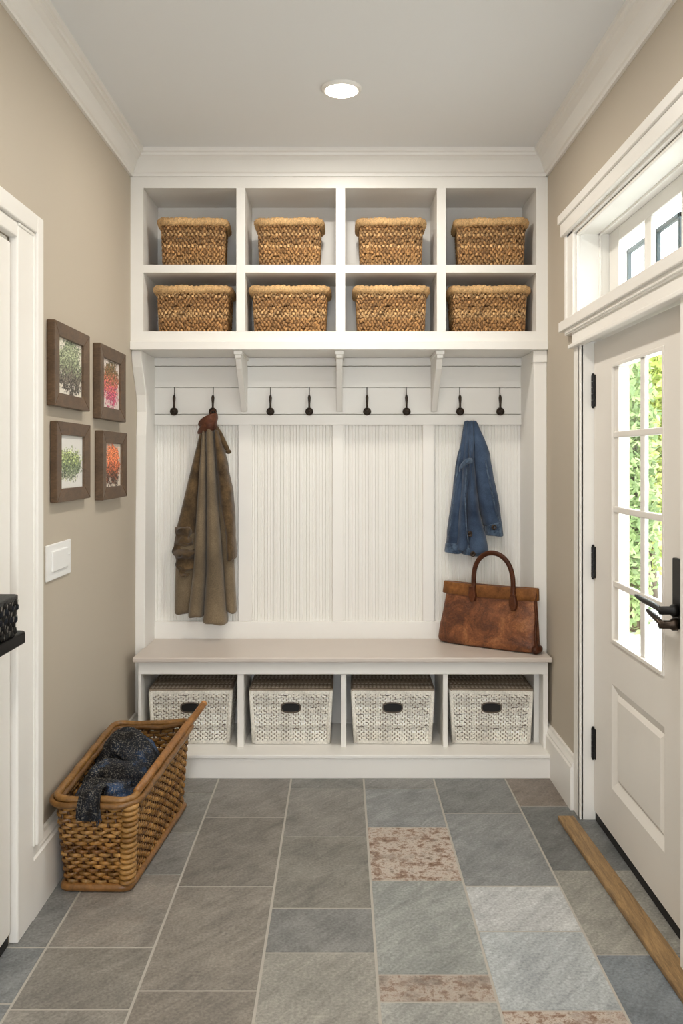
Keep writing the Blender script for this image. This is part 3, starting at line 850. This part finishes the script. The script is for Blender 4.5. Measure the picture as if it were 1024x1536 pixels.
for path in (((690,676,3.742),(686,700,3.738),(680,745,3.735),(675,785,3.735),(671,812,3.737)),((699,700,3.728),(697,745,3.722),(699,790,3.720),(703,822,3.718)),((727,690,3.735),(735,730,3.732),(743,765,3.730),(748,782,3.730))):
    m=MB(); m.tube([(px(x,Y),Y-.004,pz(y,Y)) for x,y,Y in path],.0028,6); m.build('seam',DENIMD,jk)
for x,y,Y in ((704.5,801,3.716),(740.5,791,3.728),(709,831,3.712)):
    m=MB(); m.lathe([(.0005,.004),(.011,.004),(.0125,.0),(.011,-.004),(.006,-.004),(.005,-.001),(.0005,-.001)],(px(x,Y),Y,pz(y,Y)),axis='y',n=20)
    m.build('button',BRONZE,jc if x>730 else jk)

# ---------------------------------------------------------------- leather bag on the bench
BG=thing('leather_bag',(0,0,0),'brown distressed leather tote bag leaning on the right end of bench','bag')
Lb=.452
def bagx0(h): return -.004+.046*h
def bagx1(h): return Lb-.010*h
def bagring(h,infl=0.0,n=72):
    x0,x1=bagx0(h)-infl,bagx1(h)+infl
    d=(.048-.030*h**.8+.008*math.sin(PI*min(1,h*1.3)))+infl
    ring=[]
    for j in range(n):
        a=2*PI*j/n; c,s_=math.cos(a),math.sin(a)
        x=(x0+x1)/2+(x1-x0)/2*math.copysign(abs(c)**.42,c)
        y=.046+d*math.copysign(abs(s_)**.65,s_)
        ring.append([x,y])
    return ring
m=MB(); rings=[]
for i in range(31):
    h=i/30; hh=h*.245
    ins_=0
    ring=[]
    r=bagring(h,-.012*(1-min(1,h*9))**2)
    for x,y in r:
        p=Vector((x,y,hh))
        w_=.006*nz(p,14,1)+.003*nz(p,40,5)
        sag=-.010*math.exp(-((x-.345+(.24-hh)*.25)/.012)**2)*(1 if hh>.09 else 0)   # crease under the handle
        p.y-=(w_-sag*0.6)*math.sin(PI*min(1,h+.1)) if y<.046 else 0
        p.y+= -sag*.8 if y<.046 else 0
        ring.append(p)
    rings.append(ring)
m.loft(rings); m.build('body',BAGL,BG,sub=1)
m=MB(); rings=[]
for z,inf in ((.212,.002),(.214,.0045),(.235,.0048),(.258,.0045),(.262,.003),(.262,-.004),(.235,-.006)):
    h=z/.245
    ring=[]
    for x,y in bagring(min(h,1.0),inf):
        ring.append(Vector((x+(-.014 if x<.2 else .004)*(1 if inf>0 else .6),y,z-.004*math.sin((x/Lb)*PI))))
    rings.append(ring)
m.loft(rings,cap0=False); m.build('top_band',BAGTRIM,BG)
m=MB()  # zip line along the mouth
m.box(.03,Lb-.01,.038,.054,.250,.2585); m.build('closure',BAGDARK,BG,bevel=.003)
m=MB(); P=[];R=[]
for k in range(33):
    a=PI*k/32
    x=.262-.088*math.cos(a)*(1+.06*math.sin(a)); z=.255+.142*math.sin(a)**.8
    P.append((x,.022-.006*math.sin(a),z)); R.append(.0105)
P=[(.171,.016,.2),(.172,.018,.225)]+P+[(.352,.018,.225),(.353,.016,.195)]; R=[.012,.0115]+R+[.0115,.012]
m.tube(P,R,12,flat=.8,up=(0,1,0))
hd=m.build('handle',BAGDARK,BG)
for x,z0 in ((.171,.185),(.353,.165)):
    m=MB(); m.prism([(x-.004,z0),(x+.012,z0+.004),(x+.018,z0+.03),(x+.012,z0+.065),(x-.012,z0+.065),(x-.016,z0+.025)],'y',.004,.026); m.build('handle_tab',BAGDARK,hd,bevel=.004)
m=MB()  # corded side seam and foot at the right end
P=[(bagx1(h)-.001,.046-.0475*(1-h)*.6-.006,h*.245) for h in [k/14 for k in range(15)]]
P=[(x+.002*math.sin(i),y,z+.004) for i,(x,y,z) in enumerate(P)]
m.tube(P,.006,8)
m.ball((Lb-.004,.035,.018),(.020,.036,.018),16,10); m.build('side_gusset',BAGDARK,BG)
BG.location=(.398,3.722,.4665); BG.rotation_euler=(0,0,math.atan2(-.255,.375))

# ---------------------------------------------------------------- seagrass baskets in the cubbies
sg=[lin(c) for c in ((176,138,92),(166,126,80),(186,150,104),(156,116,72))]
def make_basket(w,d,h,flare,rows,bow=0.0):
    t_=thing('seagrass_basket',(0,0,0),'',None,None)
    per=4; n=per*2*round((w+d)*2/.0088/2)
    bt=rrect(-w/2+flare,w/2-flare,-d/2+flare*.6,d/2-flare*.6,.03,n); tp=rrect(-w/2,w/2,-d/2,d/2,.035,n)
    m=MB(); weave(m,bt,tp,.003,h-.012,rows,per,.0026,.50,sg,lin((112,78,42)),jit=.7,vary=.9)
    m.prism([(p.x*.97,p.y*.97) for p in bt[::4]],'z',.001,.012,tint=lin((120,84,48)))
    m.build('body',SEAGRASS,t_)
    m=MB(); lp=[Vector((p.x*1.012,p.y*1.012,h-.014+.002*math.sin(i*.21))) for i,p in enumerate(rrect(-w/2,w/2,-d/2,d/2,.035,260))]
    rope(m,lp,.0165,46,10,.12,(lin((204,166,116)),),2)
    m.build('rim',SEARIM,t_)
    m=MB()
    m.prism([(p.x*.95,p.y*.95) for p in tp[::4]],'z',h-.022,h-.016,tint=lin((150,112,66))); m.build('liner',SEAGRASS,t_)
    return t_
b1=make_basket(.262,.19,.195,.007,15)
b2=make_basket(.300,.20,.192,.009,15)
spots=[(b1,289,397,.07,1,'small seagrass basket in the top row cubby at far left'),
 (b1,434,397,0,.98,'seagrass basket in the top row, second cubby from the left'),
 (b1,586,397,0,.99,'seagrass basket in the top row, third cubby from the left'),
 (b1,737,397,-.06,1.05,'seagrass basket in the top row cubby at far right'),
 (b2,289,497,.02,.99,'seagrass basket in the lower row cubby at far left'),
 (b2,434.5,497,0,1.02,'seagrass basket in the lower row, second cubby from left'),
 (b2,586.5,497,0,.96,'seagrass basket in the lower row, third cubby from left'),
 (b2,734,497,-.02,1.03,'seagrass basket in the lower row cubby at far right')]
used=set()
for pr,xx,yy,rz,scl,lab in spots:
    o=pr if id(pr) not in used else copy_tree(pr); used.add(id(pr))
    Yc=3.66+ (.02 if yy>450 else 0)
    o.location=(px(xx,3.60),Yc,fz(yy)+.0005); o.rotation_euler=(0,0,rz); o.scale=(scl,1,1)
    tag(o,lab,'basket','seagrass baskets in the cubbies')

# ---------------------------------------------------------------- white bins in the bench
def make_bin():
    t_=thing('woven_bin',(0,0,0),'',None,None)
    w,d,h=.334,.25,.226; per=4
    n=per*2*round((w+d)*2/.0105/2)
    m=MB()
    bt=rrect(-w/2+.012,w/2-.012,-d/2+.006,d/2-.006,.012,n); tp=rrect(-w/2,w/2,-d/2,d/2,.012,n)
    wt=[lin(c) for c in ((238,235,226),(244,242,234),(226,222,212),(234,230,220))]
    weave(m,bt,tp,.012,h-.012,25,per,.0016,.50,wt,lin((150,138,122)),jit=.6,stake_r=1.15,vary=.22)
    m.box(-w/2+.016,w/2-.016,-d/2+.012,d/2-.012,.003,h-.016,tint=lin((84,74,64)))
    m.build('body',PAPER,t_)
    m=MB()   # pale edging: bottom band, corner posts, top band
    def bandloop(z0,z1,lp,inf):
        rings=[]
        for q in lp:
            c=Vector((q.x,q.y)); k=1+inf/.16
            a=Vector((q.x*k,q.y*(1+inf/.11)))
            rings.append([Vector((q.x*.985,q.y*.985,z0)),Vector((a.x,a.y,z0)),Vector((a.x,a.y,z1)),Vector((q.x*.985,q.y*.985,z1))])
        m.loft(rings,loop=True,smooth=False,tint=lin((232,228,218)))
    bandloop(.001,.014,rrect(-w/2+.012,w/2-.012,-d/2+.006,d/2-.006,.012,90),.004)
    bandloop(h-.022,h-.008,rrect(-w/2,w/2,-d/2,d/2,.012,90),.003)
    for sx in (-1,1):
        m.tube([(sx*(w/2-.016),-d/2+.006,.008),(sx*(w/2-.005),-d/2+.001,h-.012)],.0085,8,tint=lin((234,230,220)))
    m.build('edging',PAPER,t_)
    m=MB()   # lid of flat weave
    lp=rrect(-w/2-.003,w/2+.003,-d/2-.003,d/2+.003,.012,80)
    m.prism([(p.x,p.y) for p in lp],'z',h-.011,h-.002,tint=lin((150,136,120)))
    for k in range(24):
        y=-d/2+.008+k*(d-.016)/23
        P=[(x,y,h-.0015+.0016*math.cos(PI*(j+k))) for j,x in enumerate([-w/2+.004+i*(w-.008)/40 for i in range(41)])]
        m.tube(P,.0044,5,flat=.5,up=(0,0,1),tint=random.choice([lin((150,134,116)),lin((176,164,148)),lin((122,106,90))]))
    m.build('lid',PAPER,t_)
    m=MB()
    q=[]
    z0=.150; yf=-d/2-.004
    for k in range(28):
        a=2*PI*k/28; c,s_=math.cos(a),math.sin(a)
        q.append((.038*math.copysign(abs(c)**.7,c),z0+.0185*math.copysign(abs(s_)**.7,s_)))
    m.prism(q,'y',yf-.001,yf+.012); gh=m.build('grip_hole_shade',RUBBER_AND_SHADE,t_)  # black slab in place of the opening, its shade put into the colour
    m=MB(); pts=[Vector((a*1.03,yf-.001,z0+(b-z0)*1.05)) for a,b in q]; m.tube(pts,.0028,6,loop=True,tint=lin((96,84,72))); m.build('grip_rim',PAPER,gh)
    return t_
bin0=make_bin()
for k,(xx,lab,rz) in enumerate(((284.5,'white woven lidded bin in bench compartment behind the rattan hamper',.03),(436.3,'white woven lidded bin in the second bench compartment from left',.0),
       (589.5,'white woven lidded bin in the third bench compartment from left',-.02),(738,'white woven lidded bin in bench compartment below the leather bag',-.03))):
    o=bin0 if k==0 else copy_tree(bin0)
    o.location=(px(xx,3.52),3.52+.128,zsh+.0005); o.rotation_euler=(0,0,rz)
    tag(o,lab,'storage bin','white woven bins in the bench')

# ---------------------------------------------------------------- rattan hamper on the floor
hm=thing('rattan_hamper',(-.70,2.82,0),'large brown rattan hamper basket on the slate floor by left wall','basket')
NB=8*76
botc=[(-.805,2.52),(-.618,2.515),(-.566,3.115),(-.800,3.12)]
topc=[(-.828,2.497),(-.600,2.487),(-.545,3.135),(-.820,3.14)]
bt=rquad(botc,.028,NB); tp=rquad(topc,.045,NB)
ztl=[]
for p in tp:
    u=(p.y-2.49)/.65
    ztl.append(.262+.022*u+ .012*max(0,(p.x+.66)/.1)*u)
ct_=[lin(c) for c in ((156,114,58),(140,100,48),(168,126,70),(124,84,38),(150,108,54))]
m=MB(); weave(m,bt,tp,.022,ztl,21,8,.0044,.52,ct_,lin((84,52,24)),full=True,jit=.4,stake_r=.8,vary=.6)
m.build('woven_body',RATTAN,hm)
m=MB()
b2=rquad([(a*1+(-.002 if a<-.7 else .003),b+(-.003 if b<2.8 else .003)) for a,b in botc],.02,120)
m.tube([Vector((p.x,p.y,.0125)) for p in b2],.0125,8,loop=True,tint=lin((128,88,44)))
m.prism([(p.x,p.y) for p in rquad(botc,.02,80)],'z',.004,.02,tint=lin((80,52,28)))
m.build('base_rail',RATTAN,hm)
for k,(dr,dz,r) in enumerate(((.000,.012,.0105),(.014,.000,.0092),(-.012,.001,.0092))):
    m=MB(); lp=[]
    for i,p in enumerate(tp):
        d=tp[(i+1)%NB]-tp[i-1]; nn=Vector((d.y,-d.x)).normalized()
        lp.append(Vector((p.x+nn.x*dr,p.y+nn.y*dr,ztl[i]+dz+.0015*math.sin(i*.13+k*2))))
    m.tube(lp[::2],r,8,loop=True,tint=[lin((136,98,52)),lin((120,84,42)),lin((104,72,36))][k]); m.build('rim_rail',RATTAN,hm)
m=MB(); P=[(-.597,2.53,.283),(-.572,2.84,.293),(-.549,3.08,.306),(-.530,3.14,.322),(-.506,3.185,.352)]
m.tube(P,[.011,.013,.0135,.013,.012],10,tint=lin((146,100,52))); m.ball((-.505,3.187,.353),(.0125,.0125,.012),10,8,tint=lin((178,126,74))); m.build('horn_handle',RATTAN,hm)
for (cx_,cy_),(ex,ey) in (((-.621,2.518),(-.606,2.495)),):
    m=MB()   # wrapped corner post
    for k in range(15):
        h=(k+.5)/15; c=Vector((cx_+(ex-cx_)*h,cy_+(ey-cy_)*h,.024+.238*h))
        pts=[c+Vector((.0175*math.cos(a),.0175*math.sin(a),.0022*math.sin(a*1+1))) for a in [2*PI*q/18 for q in range(18)]]
        m.tube(pts,.0074,7,loop=True,tint=random.choice(ct_[:3]))
    m.build('corner_wrap',RATTAN,hm)

# knitted throw inside
th=thing('knit_throw',(-.70,2.75,.17),'dark blue and black speckled knit throw heaped inside the rattan hamper','throw')
m=MB()
def roll(pts,rad,sq,seed,pleat=5):
    pts=[Vector(p) for p in pts]
    # catmull-rom
    Q=[];RR=[]
    for i in range(len(pts)-1):
        p0=pts[max(i-1,0)];p1=pts[i];p2=pts[i+1];p3=pts[min(i+2,len(pts)-1)]
        for k in range(10):
            t_=k/10
            Q.append(.5*((2*p1)+(-p0+p2)*t_+(2*p0-5*p1+4*p2-p3)*t_*t_+(-p0+3*p1-3*p2+p3)*t_**3)); RR.append(rad[i]+(rad[i+1]-rad[i])*t_)
    Q.append(pts[-1]); RR.append(rad[-1])
    rings=[]
    for i,p in enumerate(Q):
        d=(Q[min(i+1,len(Q)-1)]-Q[max(i-1,0)]).normalized(); a=Vector((0,0,1)); a=(a-d*a.dot(d)).normalized(); b=d.cross(a)
        e=1 if 0<i<len(Q)-1 else .5
        ring=[]
        for j in range(48):
            an=2*PI*j/48
            r=RR[i]*e*(1+.13*math.sin(an*pleat+seed+i*.08)+.05*math.sin(an*(pleat*2+1)+i*.15+seed*2))
            q=p+a*math.cos(an)*r*sq+b*math.sin(an)*r
            q+=Vector((0,0,1))*.010*nz(q,22,seed)+Vector((0,1,0))*.008*nz(q,26,seed+2)
            ring.append(q)
        rings.append(ring)
    m.loft(rings)
roll([(-.785,2.84,.20),(-.755,2.90,.262),(-.715,2.90,.292),(-.67,2.86,.272),(-.625,2.78,.225)],[.04,.066,.074,.066,.045],.72,1,5)
roll([(-.79,2.70,.21),(-.75,2.74,.245),(-.70,2.73,.25),(-.655,2.74,.245),(-.63,2.72,.20)],[.04,.062,.062,.055,.04],.72,2.2,6)
roll([(-.79,2.575,.20),(-.745,2.61,.236),(-.70,2.62,.236),(-.66,2.63,.23),(-.635,2.64,.19)],[.035,.058,.058,.05,.03],.7,3.7,5)
m.build('folded_cloth',KNIT,th,sub=1)
m=MB(); rings=[]
path=[(2.60,.262),(2.56,.284),(2.525,.296),(2.495,.300),(2.472,.294),(2.462,.272),(2.461,.255),(2.462,.240),(2.463,.230)]
for i,(y,z) in enumerate(path):
    ring=[]
    n=14
    for side in (0,1):
        for j in range(n+1):
            u=j/n if side==0 else 1-j/n
            x=-.738+.050*u-(.002*i if u<.5 else -.001*i)
            wv=.005*math.sin(u*13+i*.35)+.003*math.sin(u*29)
            off=.006 if side==0 else 0
            zz_=z+(wv+off)*(1 if i<4 else .3) - (.012*abs(math.sin(u*9)) if i==len(path)-1 else 0)
            yy=y-(wv+off)*(0 if i<3 else 1)
            ring.append(Vector((x,yy,zz_)))
    rings.append(ring)
m.loft(rings)
for k in range(13):
    u=k/12; x=-.738-.012+.050*u+.018*u; L=random.uniform(.006,.016)+(.022 if k in (10,11) else 0)
    m.tube([(x,2.460,.234),(x+random.uniform(-.002,.002),2.459,.234-L*.5),(x+random.uniform(-.004,.004),2.460,.234-L)],[.003,.0024,.0012],5)
m.build('fringed_end',KNIT,th,sub=1)

# ---------------------------------------------------------------- outside
struct(B(1.0,14,-6,22,-.20,-.16).build('ground_outside',LAWNM),'pale sunlit paving outside the door','ground')
def shrub(name,label,c,r,n,mt,trunk=0.0,ls=.05):
    t_=thing(name,(c[0],c[1],-.16),label,'shrub')
    m=MB()
    for k in range(n):
        while True:
            v=Vector((random.uniform(-1,1),random.uniform(-1,1),random.uniform(-1,1)))
            if .25<v.length<1: break
        v*= .65+.35*random.random()
        clump=1+.25*noise.noise(v*2.3+Vector((c[0],0,0)))
        p=Vector((c[0]+v.x*r[0]*clump,c[1]+v.y*r[1]*clump,c[2]+v.z*r[2]*clump))
        a=Vector((random.gauss(0,1),random.gauss(0,1),random.gauss(0,1))).normalized(); b=a.cross(Vector((random.gauss(0,1),random.gauss(0,1),random.gauss(0,1)))).normalized()
        s=ls*random.uniform(.6,1.3)
        m.add([p-a*s,p+b*s*.45+a*s*.1,p+a*s,p-b*s*.45+a*s*.1],[(0,1,2,3)],tint=(1,1,1,random.random()))
    m.build('foliage',mt,t_)
    m=MB()
    for k in range(5):
        e=Vector((c[0]+random.uniform(-.4,.4)*r[0],c[1]+random.uniform(-.4,.4)*r[1],c[2]+random.uniform(0,.5)*r[2]))
        m.tube([(c[0]+.04*k-.08,c[1],-.165),((c[0]*2+e.x)/3,(c[1]*2+e.y)/3,(c[2]-.2)*.5),e],[.03,.022,.008],6)
    m.build('stem',BARK,t_)
shrub('garden_shrub','blue green shrub seen through the left panes of the door',(2.37,7.1,1.05),(.22,.36,1.7),3600,LEAFG,ls=.045)
shrub('garden_shrub','bright yellow green shrub seen through the right panes of the door',(3.03,8.6,1.45),(.42,.5,1.6),6500,LEAFY,ls=.05)
shrub('garden_tree','pale leafy tree behind the shrubs outside the door',(4.85,13,1.5),(.7,1.0,1.6),4200,LEAFY,ls=.09)
# porch post and far kerb
pp=thing('porch_post',(1.62,5.0,-.16),'white square porch post outside the glazed door','post')
B(1.592,1.632,4.95,4.99,-.10,2.6).build('shaft',WHITE,pp,bevel=.006)
B(1.580,1.644,4.94,5.00,-.16,-.06).build('base_block',WHITE,pp,bevel=.006)
B(1.582,1.642,4.94,5.00,2.50,2.60).build('cap_block',WHITE,pp,bevel=.006)
m=MB(); m.box(2.2,9,10.5,10.62,-.162,-.10); tag(m.build('garden_kerb',paint('kerb_stone',(150,150,148),.8)),'low grey stone kerb across the pale paving outside','kerb')

# ---------------------------------------------------------------- light
W=bpy.data.worlds.new('sky'); sc.world=W; W.use_nodes=True
nt=W.node_tree; nt.nodes.clear()
out=nt.nodes.new('ShaderNodeOutputWorld'); bg=nt.nodes.new('ShaderNodeBackground')
bg.inputs[0].default_value=(.88,.94,1,1); bg.inputs[1].default_value=4.9
nt.links.new(bg.outputs[0],out.inputs[0])
def area(name,loc,rot,size,power,col,shape='DISK',sy=None,spread=PI):
    L=bpy.data.lights.new(name,'AREA'); L.shape=shape; L.size=size
    if sy: L.size_y=sy
    L.energy=power; L.color=col; L.spread=spread
    o=bpy.data.objects.new(name,L); COL.objects.link(o); o.location=loc; o.rotation_euler=rot; return o
area('lamp_light',(RL[0],RL[1],CEZ-.008),(0,0,0),.09,8.5,(1,.94,.85))
for y in (1.5,.2,-1.1):  # unseen lamps added behind the viewer to brighten the room
    area('lamp_light',(0,y,CEZ-.008),(0,0,0),.09,9,(1,.95,.88))
    l2=copy_tree(lt); l2.location=(0,y,CEZ)
    l2['label']='round white recessed lamp added unseen behind the viewer for more light'; l2['group']='added recessed lamps behind the viewer'

# ---------------------------------------------------------------- camera
cam=bpy.data.cameras.new('camera'); co=bpy.data.objects.new('camera',cam); COL.objects.link(co)
co.location=(0,0,CZ); co.rotation_euler=(PI/2,0,0)
cam.sensor_fit='VERTICAL'; cam.sensor_height=24; cam.lens=24*F/1536
cam.shift_y=-80/1536; cam.clip_start=.05
sc.camera=co
vs=sc.view_settings
vs.view_transform='Standard'; vs.look='None'; vs.gamma=1; vs.exposure=0.37; vs.use_curve_mapping=False
